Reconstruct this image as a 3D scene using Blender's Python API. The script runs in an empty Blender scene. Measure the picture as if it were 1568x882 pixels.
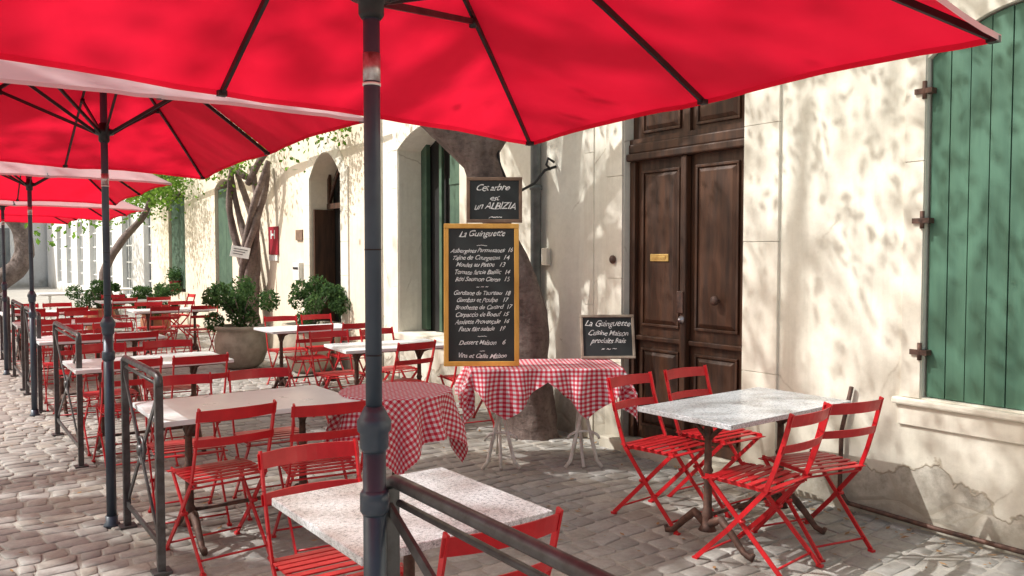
import bpy, math, random
from mathutils import Vector, Matrix, noise
random.seed(7)
R = random.Random(11)
scene = bpy.context.scene
V = Vector

# ------------------------------------------------------------------ materials
def newmat(name):
    m = bpy.data.materials.new(name); m.use_nodes = True
    nt = m.node_tree; nt.nodes.clear()
    out = nt.nodes.new('ShaderNodeOutputMaterial')
    return m, nt, out
def N(nt, t, **kw):
    n = nt.nodes.new(t)
    for k, v in kw.items():
        if k.startswith('i_'):
            n.inputs[k[2:].replace('_', ' ')].default_value = v
        else: setattr(n, k, v)
    return n
def L(nt, a, b): nt.links.new(a, b)
def ramp(nt, fac, stops):
    r = nt.nodes.new('ShaderNodeValToRGB')
    e = r.color_ramp.elements
    while len(e) < len(stops): e.new(0.5)
    for i, (p, c) in enumerate(stops):
        e[i].position = p
        e[i].color = (c[0], c[1], c[2], 1) if not isinstance(c, (int, float)) else (c, c, c, 1)
    L(nt, fac, r.inputs[0]); return r.outputs[0]
def mixc(nt, fac, a, b, mode='MIX'):
    m = nt.nodes.new('ShaderNodeMix'); m.data_type = 'RGBA'; m.blend_type = mode
    for inp, v in ((m.inputs[0], fac), (m.inputs[6], a), (m.inputs[7], b)):
        if isinstance(v, (int, float)): inp.default_value = v
        elif isinstance(v, tuple): inp.default_value = (v[0], v[1], v[2], 1)
        else: L(nt, v, inp)
    return m.outputs[2]
def noise_n(nt, co, scale, detail=6, rough=.6):
    n = N(nt, 'ShaderNodeTexNoise'); n.inputs['Scale'].default_value = scale
    n.inputs['Detail'].default_value = detail; n.inputs['Roughness'].default_value = rough
    L(nt, co, n.inputs['Vector']); return n
def mapping(nt, co, scale=(1, 1, 1), rot=(0, 0, 0)):
    m = N(nt, 'ShaderNodeMapping'); m.inputs['Scale'].default_value = scale; m.inputs['Rotation'].default_value = rot
    L(nt, co, m.inputs['Vector']); return m.outputs[0]
def math_n(nt, op, a, b=None):
    m = N(nt, 'ShaderNodeMath', operation=op)
    for i, v in enumerate((a, b)):
        if v is None: continue
        if isinstance(v, (int, float)): m.inputs[i].default_value = v
        else: L(nt, v, m.inputs[i])
    return m.outputs[0]
def bump(nt, h, strength=.3, dist=.01):
    b = N(nt, 'ShaderNodeBump'); b.inputs['Strength'].default_value = strength; b.inputs['Distance'].default_value = dist
    L(nt, h, b.inputs['Height']); return b.outputs[0]

def simple(name, c1, c2=None, scale=12, rough=.6, metal=0, bmp=.15, spec=.5, bdist=.004, stretch=(1, 1, 1)):
    m, nt, out = newmat(name)
    p = N(nt, 'ShaderNodeBsdfPrincipled')
    co = N(nt, 'ShaderNodeTexCoord').outputs['Object']
    co = mapping(nt, co, stretch)
    n = noise_n(nt, co, scale)
    c2 = c2 or tuple(x * .7 for x in c1)
    L(nt, ramp(nt, n.outputs[0], [(.35, c2), (.62, c1)]), p.inputs['Base Color'])
    L(nt, ramp(nt, n.outputs[0], [(.3, min(1, rough + .15)), (.7, rough - .05)]), p.inputs['Roughness'])
    p.inputs['Metallic'].default_value = metal
    p.inputs['Specular IOR Level'].default_value = spec
    if bmp:
        n2 = noise_n(nt, co, scale * 4, 4)
        L(nt, bump(nt, n2.outputs[0], bmp, bdist), p.inputs['Normal'])
    L(nt, p.outputs[0], out.inputs[0]); return m

def plaster(name, base, dirt, peel=True, streak=.35):
    m, nt, out = newmat(name)
    p = N(nt, 'ShaderNodeBsdfPrincipled')
    co = N(nt, 'ShaderNodeTexCoord').outputs['Object']
    big = noise_n(nt, co, .9, 8, .65)
    col = ramp(nt, big.outputs[0], [(.3, dirt), (.5, tuple(.35 * d + .65 * b for d, b in zip(dirt, base))), (.66, base)])
    st = noise_n(nt, mapping(nt, co, (5, 5, .35)), 1.3, 6, .7)
    sf = ramp(nt, st.outputs[0], [(.52, 0.0), (.75, streak)])
    col = mixc(nt, sf, col, tuple(.6 * x for x in dirt))
    fine = noise_n(nt, co, 14, 6, .7)
    col = mixc(nt, ramp(nt, fine.outputs[0], [(.35, .22), (.6, 0.0)]), col, tuple(.7 * x for x in dirt))
    sep = N(nt, 'ShaderNodeSeparateXYZ'); L(nt, co, sep.inputs[0])
    dn = noise_n(nt, co, 2.1, 6)
    h = math_n(nt, 'ADD', math_n(nt, 'MULTIPLY', fine.outputs[0], .35), math_n(nt, 'MULTIPLY', big.outputs[0], .8))
    if peel:
        pn = noise_n(nt, co, 1.1, 6, .55)
        pv = math_n(nt, 'SUBTRACT', math_n(nt, 'MULTIPLY', pn.outputs[0], 2.3), math_n(nt, 'MULTIPLY', sep.outputs[2], .85))
        pm = ramp(nt, pv, [(.74, 0.0), (.755, 1.0)])
        edge = ramp(nt, pv, [(.718, 0.0), (.738, .8), (.762, 0.0)])
        vor = N(nt, 'ShaderNodeTexVoronoi'); vor.feature = 'DISTANCE_TO_EDGE'; vor.inputs['Scale'].default_value = 3.2
        wob2 = noise_n(nt, co, 5, 3)
        L(nt, mixc(nt, .06, mapping(nt, co, (1, 1, 1.7)), wob2.outputs[1]), vor.inputs['Vector'])
        stone = mixc(nt, ramp(nt, vor.outputs[0], [(.0, 0.0), (.1, 1.0)]), (.50, .46, .39), ramp(nt, fine.outputs[0], [(.35, (.38, .36, .31)), (.65, (.68, .65, .58))]))
        col = mixc(nt, pm, col, stone)
        col = mixc(nt, edge, col, (.42, .36, .27))
        h = math_n(nt, 'ADD', h, math_n(nt, 'MULTIPLY', pm, -1.3))
        h = math_n(nt, 'ADD', h, math_n(nt, 'MULTIPLY', math_n(nt, 'MULTIPLY', pm, ramp(nt, vor.outputs[0], [(0., 0.), (.12, 1.)])), .7))
        cv = N(nt, 'ShaderNodeTexVoronoi'); cv.feature = 'DISTANCE_TO_EDGE'; cv.inputs['Scale'].default_value = .75
        wob = noise_n(nt, co, 3, 5)
        L(nt, mixc(nt, .12, co, wob.outputs[1]), cv.inputs['Vector'])
        cm = math_n(nt, 'MULTIPLY', ramp(nt, cv.outputs[0], [(.0, 1.0), (.006, 0.0)]), ramp(nt, big.outputs[0], [(.48, 0.0), (.56, .6)]))
        col = mixc(nt, cm, col, (.35, .30, .22))
    # rising damp and grime at the foot of the wall
    damp = math_n(nt, 'SUBTRACT', math_n(nt, 'MULTIPLY', dn.outputs[0], 1.45), math_n(nt, 'MULTIPLY', sep.outputs[2], 1.15))
    dampf = ramp(nt, damp, [(.12, 0.0), (.45, .28), (.75, .68)])
    col = mixc(nt, dampf, col, (.30, .27, .21))
    L(nt, col, p.inputs['Base Color']); p.inputs['Roughness'].default_value = .9
    p.inputs['Specular IOR Level'].default_value = .2
    L(nt, bump(nt, h, .5, .012), p.inputs['Normal'])
    L(nt, p.outputs[0], out.inputs[0]); return m

M = {}
M['wall'] = plaster('cream_plaster', (.87, .85, .76), (.75, .71, .60))
M['wall_far'] = plaster('ochre_plaster', (.85, .78, .65), (.73, .64, .50), peel=False)
M['wall_pale'] = plaster('pale_plaster', (.88, .87, .85), (.78, .76, .73), peel=False, streak=.2)
M['stone_trim'] = plaster('dressed_stone', (.85, .82, .73), (.72, .67, .56), peel=False, streak=.4)
M['wood'] = simple('old_walnut_wood', (.080, .032, .015), (.028, .012, .007), 5, .5, 0, .4, .5, .004, (3, 3, .35))
M['green'] = simple('green_shutter_paint', (.085, .19, .13), (.06, .145, .10), 4, .5, 0, .3, .4, .002, (3, 3, .3))
M['green_dk'] = simple('dark_green_paint', (.07, .13, .085), (.045, .09, .06), 4, .6)
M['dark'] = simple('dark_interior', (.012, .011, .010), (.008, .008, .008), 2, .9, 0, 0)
M['red'] = simple('red_chair_paint', (.56, .010, .018), (.44, .008, .014), 9, .34, 0, .08, .5, .001)
M['iron'] = simple('grey_iron', (.10, .10, .105), (.065, .06, .06), 20, .36, .5, .2, .5, .001)
M['rust'] = simple('rusty_cast_iron', (.15, .08, .06), (.06, .04, .035), 18, .6, .4, .4, .5, .002)
M['pole'] = simple('blue_grey_pole_enamel', (.050, .070, .098), (.04, .056, .08), 10, .32, .2, .05, .5, .0006)
M['black'] = simple('black_metal', (.02, .02, .022), (.012, .012, .013), 10, .45, .2, .05)
M['silver'] = simple('silver_label', (.55, .56, .58), (.35, .2, .2), 40, .3, .8, .0)
M['white_iron'] = simple('white_painted_iron', (.74, .74, .71), (.52, .50, .45), 14, .5, 0, .2)
M['brass'] = simple('brass', (.80, .58, .22), (.6, .4, .14), 12, .3, .8, .05)
M['terra'] = simple('weathered_terracotta', (.42, .37, .30), (.28, .25, .20), 6, .85, 0, .5, .3, .006)
M['terra2'] = simple('terracotta', (.42, .17, .09), (.3, .13, .07), 6, .8, 0, .3)
M['frame_or'] = simple('orange_pine_frame', (.78, .42, .09), (.62, .30, .05), 9, .45, 0, .15, .5, .002, (1, 1, .3))
M['frame_br'] = simple('brown_wood_frame', (.24, .15, .10), (.16, .10, .07), 9, .6)
M['frame_gr'] = simple('grey_wood_frame', (.40, .33, .26), (.26, .21, .16), 9, .7)
M['slate'] = simple('chalkboard_slate', (.018, .022, .023), (.032, .037, .038), 3, .6, 0, .03)
M['chalk'] = simple('chalk', (.9, .9, .88), (.68, .68, .68), 60, .9, 0, 0)
M['redsign'] = simple('red_enamel_sign', (.38, .02, .04), (.33, .02, .035), 5, .35)
M['whitep'] = simple('white_paint', (.85, .85, .83), (.74, .74, .72), 7, .5)
M['zinc'] = simple('zinc_pipe', (.20, .22, .22), (.13, .15, .15), 8, .5, .3)
M['glass'] = simple('window_glass', (.20, .22, .23), (.13, .15, .16), 2, .12, 0, 0)
M['soil'] = simple('potting_soil', (.04, .03, .02), None, 20, .95)
M['dryleaf'] = simple('dry_leaf', (.36, .20, .08), (.2, .12, .06), 20, .8, 0, 0)

def granite():
    m, nt, out = newmat('grey_granite')
    p = N(nt, 'ShaderNodeBsdfPrincipled'); co = N(nt, 'ShaderNodeTexCoord').outputs['Object']
    a = noise_n(nt, co, 90, 3, .8); b = noise_n(nt, co, 220, 2, .8); c = noise_n(nt, co, 3, 3)
    col = ramp(nt, a.outputs[0], [(.36, (.24, .26, .28)), (.46, (.52, .55, .58)), (.6, (.68, .72, .76))])
    col = mixc(nt, ramp(nt, b.outputs[0], [(.36, .75), (.44, 0.0)]), col, (.09, .10, .11))
    col = mixc(nt, ramp(nt, c.outputs[0], [(.4, .2), (.6, 0.0)]), col, (.54, .57, .6))
    L(nt, col, p.inputs['Base Color']); p.inputs['Roughness'].default_value = .25
    L(nt, p.outputs[0], out.inputs[0]); return m
M['granite'] = granite()
M['marble'] = simple('white_table_laminate', (.78, .82, .85), (.70, .74, .77), 3, .28, 0, .03)

def bark():
    m, nt, out = newmat('tree_bark')
    p = N(nt, 'ShaderNodeBsdfPrincipled'); co = N(nt, 'ShaderNodeTexCoord').outputs['Object']
    a = noise_n(nt, mapping(nt, co, (1, 1, .6)), 5, 10, .72)
    c = noise_n(nt, mapping(nt, co, (1, 1, 2.2)), 16, 5, .6)
    col = ramp(nt, a.outputs[0], [(.3, (.07, .050, .046)), (.5, (.17, .125, .112)), (.72, (.28, .225, .20))])
    col = mixc(nt, ramp(nt, c.outputs[0], [(.36, .5), (.5, 0.0)]), col, (.06, .042, .036))
    L(nt, col, p.inputs['Base Color']); p.inputs['Roughness'].default_value = .85
    L(nt, bump(nt, math_n(nt, 'ADD', a.outputs[0], math_n(nt, 'MULTIPLY', c.outputs[0], .35)), .9, .03), p.inputs['Normal'])
    L(nt, p.outputs[0], out.inputs[0]); return m
M['bark'] = bark()

def leafmat(name, c1, c2, tr=.45):
    m, nt, out = newmat(name)
    g = N(nt, 'ShaderNodeNewGeometry')
    col = ramp(nt, g.outputs['Random Per Island'], [(0., c2), (1., c1)])
    d = N(nt, 'ShaderNodeBsdfDiffuse')
    t = N(nt, 'ShaderNodeBsdfTranslucent'); mx = N(nt, 'ShaderNodeMixShader'); mx.inputs[0].default_value = tr
    L(nt, col, d.inputs['Color']); L(nt, mixc(nt, 1.0, col, (2.4, 2.6, 1.6), 'MULTIPLY'), t.inputs[0])
    L(nt, d.outputs[0], mx.inputs[1]); L(nt, t.outputs[0], mx.inputs[2]); L(nt, mx.outputs[0], out.inputs[0]); return m
M['leaf'] = leafmat('albizia_leaves', (.14, .20, .08), (.07, .11, .04))
M['leaf_vine'] = leafmat('vine_leaves', (.13, .21, .05), (.05, .10, .025))
M['leaf_bush'] = leafmat('shrub_leaves', (.08, .14, .065), (.03, .06, .03), .3)

def fabric():
    m, nt, out = newmat('red_parasol_canvas')
    co = N(nt, 'ShaderNodeTexCoord').outputs['Object']
    n = noise_n(nt, co, 2.5, 4)
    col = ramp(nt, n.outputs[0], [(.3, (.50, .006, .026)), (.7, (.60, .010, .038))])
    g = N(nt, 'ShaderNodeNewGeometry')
    # outer side painted pale pink to imitate overexposed sunlight, inner side stays red
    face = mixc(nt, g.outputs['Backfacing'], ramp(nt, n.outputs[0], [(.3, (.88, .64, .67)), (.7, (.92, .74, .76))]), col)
    d = N(nt, 'ShaderNodeBsdfPrincipled'); d.inputs['Roughness'].default_value = .7
    d.inputs['Specular IOR Level'].default_value = .25
    L(nt, face, d.inputs['Base Color'])
    w = N(nt, 'ShaderNodeTexNoise'); w.inputs['Scale'].default_value = 3; w.inputs['Detail'].default_value = 3
    L(nt, mapping(nt, co, (1, 1, 3)), w.inputs['Vector'])
    L(nt, bump(nt, w.outputs[0], .3, .03), d.inputs['Normal'])
    t = N(nt, 'ShaderNodeBsdfTranslucent'); L(nt, mixc(nt, 1.0, col, (1.3, 1.1, 1.1), 'MULTIPLY'), t.inputs[0])
    mx = N(nt, 'ShaderNodeMixShader'); mx.inputs[0].default_value = .50
    L(nt, d.outputs[0], mx.inputs[1]); L(nt, t.outputs[0], mx.inputs[2]); L(nt, mx.outputs[0], out.inputs[0]); return m
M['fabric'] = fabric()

def gingham():
    m, nt, out = newmat('red_gingham_cotton')
    uv = N(nt, 'ShaderNodeTexCoord').outputs['UV']
    sep = N(nt, 'ShaderNodeSeparateXYZ'); L(nt, uv, sep.inputs[0])
    s = .034
    fx = math_n(nt, 'GREATER_THAN', math_n(nt, 'FRACT', math_n(nt, 'DIVIDE', sep.outputs[0], s)), .5)
    fy = math_n(nt, 'GREATER_THAN', math_n(nt, 'FRACT', math_n(nt, 'DIVIDE', sep.outputs[1], s)), .5)
    f = math_n(nt, 'MULTIPLY', math_n(nt, 'ADD', fx, fy), .5)
    col = ramp(nt, f, [(0., (.84, .84, .86)), (.5, (.74, .20, .25)), (1., (.60, .016, .045))])
    d = N(nt, 'ShaderNodeBsdfPrincipled'); d.inputs['Roughness'].default_value = .8; L(nt, col, d.inputs['Base Color'])
    t = N(nt, 'ShaderNodeBsdfTranslucent'); L(nt, col, t.inputs[0])
    mx = N(nt, 'ShaderNodeMixShader'); mx.inputs[0].default_value = .2
    L(nt, d.outputs[0], mx.inputs[1]); L(nt, t.outputs[0], mx.inputs[2]); L(nt, mx.outputs[0], out.inputs[0]); return m
M['gingham'] = gingham()

def settmat():
    m, nt, out = newmat('stone_setts')
    p = N(nt, 'ShaderNodeBsdfPrincipled'); co = N(nt, 'ShaderNodeTexCoord').outputs['Object']
    g = N(nt, 'ShaderNodeNewGeometry')
    col = ramp(nt, g.outputs['Random Per Island'], [(0., (.30, .295, .28)), (.35, (.38, .375, .355)), (.7, (.45, .445, .425)), (1., (.40, .37, .32))])
    a = noise_n(nt, co, 1.3, 7, .65); b = noise_n(nt, co, 30, 6, .75); c = noise_n(nt, co, 5, 6, .7)
    col = mixc(nt, ramp(nt, a.outputs[0], [(.40, .45), (.58, 0.0)]), col, (.22, .20, .17))
    col = mixc(nt, ramp(nt, c.outputs[0], [(.34, .6), (.5, 0.0)]), col, (.20, .185, .16))
    col = mixc(nt, ramp(nt, b.outputs[0], [(.35, .5), (.6, 0.0)]), col, (.21, .20, .185))
    L(nt, col, p.inputs['Base Color']); p.inputs['Roughness'].default_value = .58
    L(nt, bump(nt, b.outputs[0], .5, .006), p.inputs['Normal'])
    L(nt, p.outputs[0], out.inputs[0]); return m
M['sett'] = settmat()
def groundmat():
    m, nt, out = newmat('sandy_ground')
    p = N(nt, 'ShaderNodeBsdfPrincipled'); co = N(nt, 'ShaderNodeTexCoord').outputs['Object']
    a = noise_n(nt, co, 1.5, 8); b = noise_n(nt, co, 40, 5, .8)
    col = ramp(nt, a.outputs[0], [(.35, (.34, .325, .29)), (.65, (.45, .435, .40))])
    col = mixc(nt, ramp(nt, b.outputs[0], [(.4, .5), (.6, 0.0)]), col, (.26, .24, .21))
    L(nt, col, p.inputs['Base Color']); p.inputs['Roughness'].default_value = .9
    L(nt, bump(nt, b.outputs[0], .5, .01), p.inputs['Normal'])
    L(nt, p.outputs[0], out.inputs[0]); return m
M['ground'] = groundmat()

# ------------------------------------------------------------------ mesh builder
class B:
    def __init__(s): s.v = []; s.f = []; s.mi = []; s.mats = []; s.sm = []; s.uv = {}
    def m(s, k):
        if k not in s.mats: s.mats.append(k)
        return s.mats.index(k)
    def add(s, vs, fs, mat, smooth=False, T=None):
        o = len(s.v); k = s.m(mat)
        for p in vs:
            p = V(p); s.v.append(tuple(T @ p if T else p))
        for f in fs: s.f.append(tuple(i + o for i in f)); s.mi.append(k); s.sm.append(smooth)
        return o
    def box(s, lo, hi, mat, T=None, bev=0):
        x0, y0, z0 = lo; x1, y1, z1 = hi
        if bev <= 0:
            vs = [(x0, y0, z0), (x1, y0, z0), (x1, y1, z0), (x0, y1, z0), (x0, y0, z1), (x1, y0, z1), (x1, y1, z1), (x0, y1, z1)]
            fs = [(0, 3, 2, 1), (4, 5, 6, 7), (0, 1, 5, 4), (1, 2, 6, 5), (2, 3, 7, 6), (3, 0, 4, 7)]
            s.add(vs, fs, mat, False, T); return
        import bmesh
        bm = bmesh.new(); bmesh.ops.create_cube(bm, size=1)
        for v in bm.verts: v.co = V(((x0 + x1) / 2 + v.co.x * (x1 - x0), (y0 + y1) / 2 + v.co.y * (y1 - y0), (z0 + z1) / 2 + v.co.z * (z1 - z0)))
        bmesh.ops.bevel(bm, geom=bm.edges[:], offset=bev, segments=2, affect='EDGES', profile=.5)
        bm.verts.index_update()
        s.add([v.co.copy() for v in bm.verts], [tuple(v.index for v in f.verts) for f in bm.faces], mat, False, T); bm.free()
    def tube(s, path, rad, mat, n=10, T=None, smooth=True, cap=True, wob=0):
        path = [V(p) for p in path]
        if isinstance(rad, (int, float)): rad = [rad] * len(path)
        vs = []; fs = []
        t0 = (path[1] - path[0]).normalized()
        a = t0.orthogonal().normalized()
        for i, p in enumerate(path):
            t = (path[min(i + 1, len(path) - 1)] - path[max(i - 1, 0)]).normalized()
            a = (a - t * a.dot(t)).normalized(); b = t.cross(a)
            for j in range(n):
                an = 2 * math.pi * j / n
                d = a * math.cos(an) + b * math.sin(an); r = rad[i]
                if wob: r *= 1 + wob * noise.noise(p * 2.2 + d * 1.3) + wob * .5 * noise.noise(p * 6 + d * 2.5)
                vs.append(p + d * r)
        for i in range(len(path) - 1):
            for j in range(n):
                k = (j + 1) % n
                fs.append((i * n + j, i * n + k, (i + 1) * n + k, (i + 1) * n + j))
        if cap:
            fs.append(tuple(range(n))[::-1]); fs.append(tuple((len(path) - 1) * n + j for j in range(n)))
        s.add(vs, fs, mat, smooth, T)
    def bar(s, p, q, w, t, mat, up=(1, 0, 0), T=None):
        p = V(p); q = V(q); d = (q - p).normalized(); a = V(up); a = (a - d * a.dot(d)).normalized(); b = d.cross(a)
        vs = []
        for c in (p, q):
            for sa, sb in ((-1, -1), (1, -1), (1, 1), (-1, 1)): vs.append(c + a * sa * t / 2 + b * sb * w / 2)
        s.add(vs, [(3, 2, 1, 0), (4, 5, 6, 7), (0, 1, 5, 4), (1, 2, 6, 5), (2, 3, 7, 6), (3, 0, 4, 7)], mat, False, T)
    def lathe(s, c, prof, mat, n=24, T=None, smooth=True):
        vs = []; fs = []
        for r, z in prof:
            for j in range(n):
                an = 2 * math.pi * j / n; vs.append((c[0] + r * math.cos(an), c[1] + r * math.sin(an), c[2] + z))
        for i in range(len(prof) - 1):
            for j in range(n):
                k = (j + 1) % n; fs.append((i * n + j, i * n + k, (i + 1) * n + k, (i + 1) * n + j))
        fs.append(tuple(range(n))[::-1]); fs.append(tuple((len(prof) - 1) * n + j for j in range(n)))
        s.add(vs, fs, mat, smooth, T)
    def leaf(s, c, size, mat, rnd, asp=.5):
        d = V((rnd.gauss(0, 1), rnd.gauss(0, 1), rnd.gauss(0, .7))).normalized(); a = d.orthogonal().normalized()
        a = Matrix.Rotation(rnd.random() * 6.28, 3, d) @ a; b = d.cross(a)
        c = V(c); l = size * rnd.uniform(.7, 1.3); w = l * asp
        s.add([c - a * l / 2, c + b * w / 2 + d * w * .15, c + a * l / 2, c - b * w / 2 + d * w * .15], [(0, 1, 2, 3)], mat)
    def mesh(s, name):
        me = bpy.data.meshes.new(name); me.from_pydata(s.v, [], s.f)
        for k in s.mats: me.materials.append(M[k])
        me.polygons.foreach_set('material_index', s.mi); me.polygons.foreach_set('use_smooth', s.sm)
        me.update(); return me
    def obj(s, name, loc=(0, 0, 0), rz=0, parent=None):
        return place(name, s.mesh(name), loc, rz, parent)
def place(name, me, loc=(0, 0, 0), rz=0, parent=None):
    o = bpy.data.objects.new(name, me); o.location = loc; o.rotation_euler = (0, 0, rz)
    scene.collection.objects.link(o)
    if parent: o.parent = parent
    return o
def rad(a): return math.radians(a)

# ------------------------------------------------------------------ ground
b = B(); b.box((-120, -120, -.5), (120, 160, -.008), 'ground'); b.obj('ground')
b = B(); rr = random.Random(3)
y = -1.5
while y < 26:
    rh = rr.uniform(.095, .155) * (1 if y < 12 else 1.5)
    x = -3.2 + rr.uniform(0, .1)
    while x < 4.75:
        w = rr.uniform(.10, .23) * (1 if y < 12 else 1.4)
        g = .0045
        def wp(px, py):
            q = V((px * .8, py * .8, 0)); k = noise.noise_vector(q) * .13 + noise.noise_vector(q * 5) * .028
            return px + k.x, py + k.y
        cs = [wp(x + g, y + g), wp(x + w - g, y + g), wp(x + w - g, y + rh - g), wp(x + g, y + rh - g)]
        cs = [(c[0] + rr.uniform(-.006, .006), c[1] + rr.uniform(-.006, .006)) for c in cs]
        if rr.random() < .985 and max(c[0] for c in cs) < 4.76:
            cx = sum(c[0] for c in cs) / 4; cy = sum(c[1] for c in cs) / 4
            h = rr.uniform(-.002, .002) + .007 * noise.noise(V((cx * .8, cy * .8, 2)))
            tx, ty = rr.uniform(-.02, .02), rr.uniform(-.02, .02)
            sh = rr.uniform(.93, 1.0)
            ring = []
            for i in range(4):
                p = V(cs[i]); a = V(cs[i - 1]); c2 = V(cs[(i + 1) % 4])
                k = rr.uniform(.05, .17)
                ring.append(p + (a - p) * k * .8); ring.append(p + (c2 - p) * k)
            vs = []
            for sc, dz in ((1.0, -.018), (.98, -.0035), (.91, 0.0)):
                for p in ring:
                    px = cx + (p.x - cx) * sc * sh; py = cy + (p.y - cy) * sc * sh
                    vs.append((px, py, h + dz + (px - cx) * tx + (py - cy) * ty))
            fs = []
            for r0 in range(2):
                for j in range(8):
                    k2 = (j + 1) % 8; fs.append((r0 * 8 + j, r0 * 8 + k2, r0 * 8 + 8 + k2, r0 * 8 + 8 + j))
            fs.append(tuple(16 + j for j in range(8)))
            b.add(vs, fs, 'sett', True)
        x += w
    y += rh
b.obj('cobblestone_pavement')

# ------------------------------------------------------------------ facade
WX = 4.68
def facade(b, y0, y1, H, X, ops, mat, zb=-.02, revmat=None):
    revmat = revmat or mat
    cur = y0
    def q(a, c, d, e, m=mat): b.add([a, c, d, e], [(0, 1, 2, 3)], m)
    for (a, c, z0, z1, rise, dep) in sorted(ops):
        q((X, cur, zb), (X, cur, H), (X, a, H), (X, a, zb))
        if z0 > 0.05: q((X, a, zb), (X, a, z0), (X, c, z0), (X, c, zb))
        n = 14; pts = []
        for i in range(n + 1):
            s = i / n; pts.append((a + (c - a) * s, z1 + rise * (1 - (2 * s - 1) ** 2)))
        for i in range(n):
            (ya, za), (yb, zb2) = pts[i], pts[i + 1]
            q((X, ya, za), (X, ya, H), (X, yb, H), (X, yb, zb2))
            q((X, ya, za), (X, yb, zb2), (X + dep, yb, zb2), (X + dep, ya, za), revmat)
        zl = z0 if z0 > .05 else zb
        q((X, a, zl), (X, a, z1), (X + dep, a, z1), (X + dep, a, zl), revmat)
        q((X, c, zl), (X + dep, c, zl), (X + dep, c, z1), (X, c, z1), revmat)
        if z0 > .05: q((X, a, z0), (X + dep, a, z0), (X + dep, c, z0), (X, c, z0), revmat)
        cur = c
    q((X, cur, zb), (X, cur, H), (X, y1, H), (X, y1, zb))

house = bpy.data.objects.new('plastered_house', None); scene.collection.objects.link(house)
H = 7.2
b = B()
facade(b, -6, 9.35, H, WX, [(1.34, 2.44, .77, 2.72, .22, .30), (3.71, 4.93, 0, 2.86, .26, .30), (7.47, 8.86, .66, 2.86, .22, .42)], 'wall')
b.obj('wall_front', parent=house)
b = B()
facade(b, 9.35, 22.2, H, WX, [(10.55, 11.65, 0, 2.72, .34, .40), (15.5, 16.6, .8, 2.9, .15, .35), (18.9, 20.4, .75, 2.9, .15, .35)], 'wall_far')
b.add([(WX, 22.2, -.02), (WX, 22.2, H), (WX + 3, 22.2, H), (WX + 3, 22.2, -.02)], [(0, 1, 2, 3)], 'wall_far')
b.obj('wall_rear', parent=house)
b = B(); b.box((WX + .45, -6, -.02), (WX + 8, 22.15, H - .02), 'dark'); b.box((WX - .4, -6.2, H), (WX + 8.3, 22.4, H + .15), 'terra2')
b.obj('interior_and_roof', parent=house)
b = B()
def quoins(ya, yb, zt, off=.022, hh=.46, zs=0.0):
    z = zs; i = 0
    while z < zt:
        z1 = min(z + hh * R.uniform(.85, 1.15), zt)
        b.box((WX - off - R.uniform(0, .002), ya, z), (WX + .02, yb, z1 - .003), 'stone_trim', bev=.003); z = z1; i += 1
quoins(3.42, 3.708, 3.4, .022, .8); quoins(4.935, 5.13, 3.4, .022, .8); quoins(5.30, 5.42, 3.5, .012, 1.3)
quoins(2.443, 2.56, 3.1, .014, 1.6, .765)
b.box((WX - .045, 1.2, .72), (WX + .1, 2.60, .762), 'stone_trim', bev=.012)
b.box((WX - .018, 1.2, .60), (WX + .02, 2.57, .718), 'stone_trim', bev=.004)
quoins(8.87, 9.02, 2.9, .014, 1.2); quoins(7.32, 7.46, 2.9, .014, 1.2)
quoins(9.30, 9.62, 4.5, .03, 1.2)
quoins(11.66, 11.9, 2.8, .02); quoins(10.3, 10.54, 2.8, .02)
b.box((WX - .04, 7.3, .57), (WX + .3, 9.0, .655), 'stone_trim', bev=.008)
for (ya, yb, zs, rise, wd) in ((10.55, 11.65, 2.72, .34, .24), (7.47, 8.86, 2.86, .22, .14), (3.71, 4.93, 2.86, .26, .18)):
    n = 12
    for i in range(n):
        s0, s1 = i / n, (i + 1) / n - .004
        f = lambda s, e: (ya - e + (yb - ya + 2 * e) * s, zs + (rise + e) * (1 - (2 * s - 1) ** 2))
        p = [f(s0, 0.0), f(s1, 0.0), f(s1, wd), f(s0, wd)]
        p[0] = (p[0][0], p[0][1] + .003); p[1] = (p[1][0], p[1][1] + .003)
        x0, x1 = WX - .021, WX + .01
        vs = [(x0, a, c) for a, c in p] + [(x1, a, c) for a, c in p]
        b.add(vs, [(0, 1, 2, 3), (4, 7, 6, 5), (0, 4, 5, 1), (1, 5, 6, 2), (2, 6, 7, 3), (3, 7, 4, 0)], 'stone_trim')
b.box((WX - .12, 3.5, -.02), (WX + .3, 5.1, .085), 'stone_trim', bev=.012)
b.obj('stone_trim', parent=house)

# main door
def panel(b, x, y0, y1, z0, z1, mat='wood', T=None):
    fr = .022
    for (a0, a1, c0, c1) in ((y0, y1, z0, z0 + fr), (y0, y1, z1 - fr, z1), (y0, y0 + fr, z0 + fr, z1 - fr), (y1 - fr, y1, z0 + fr, z1 - fr)):
        b.box((x - .018, a0, c0), (x + .002, a1, c1), mat, bev=.004)
    g = .055
    b.add([(x - .001, y0 + fr, z0 + fr), (x - .001, y1 - fr, z0 + fr), (x - .001, y1 - fr, z1 - fr), (x - .001, y0 + fr, z1 - fr),
           (x - .02, y0 + g, z0 + g), (x - .02, y1 - g, z0 + g), (x - .02, y1 - g, z1 - g), (x - .02, y0 + g, z1 - g)],
          [(4, 5, 6, 7), (0, 1, 5, 4), (1, 2, 6, 5), (2, 3, 7, 6), (3, 0, 4, 7)], mat)
b = B(); DX = WX + .10
b.box((DX, 3.70, .09), (DX + .06, 4.94, 3.14), 'wood')
ym = 4.32
for (a, c) in ((3.715, 3.775), (4.865, 4.925)): b.box((DX - .045, a, .09), (DX - .001, c, 2.36), 'wood', bev=.006)
b.box((DX - .07, ym - .03, .09), (DX - .002, ym + .03, 2.36), 'wood', bev=.014)
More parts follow.
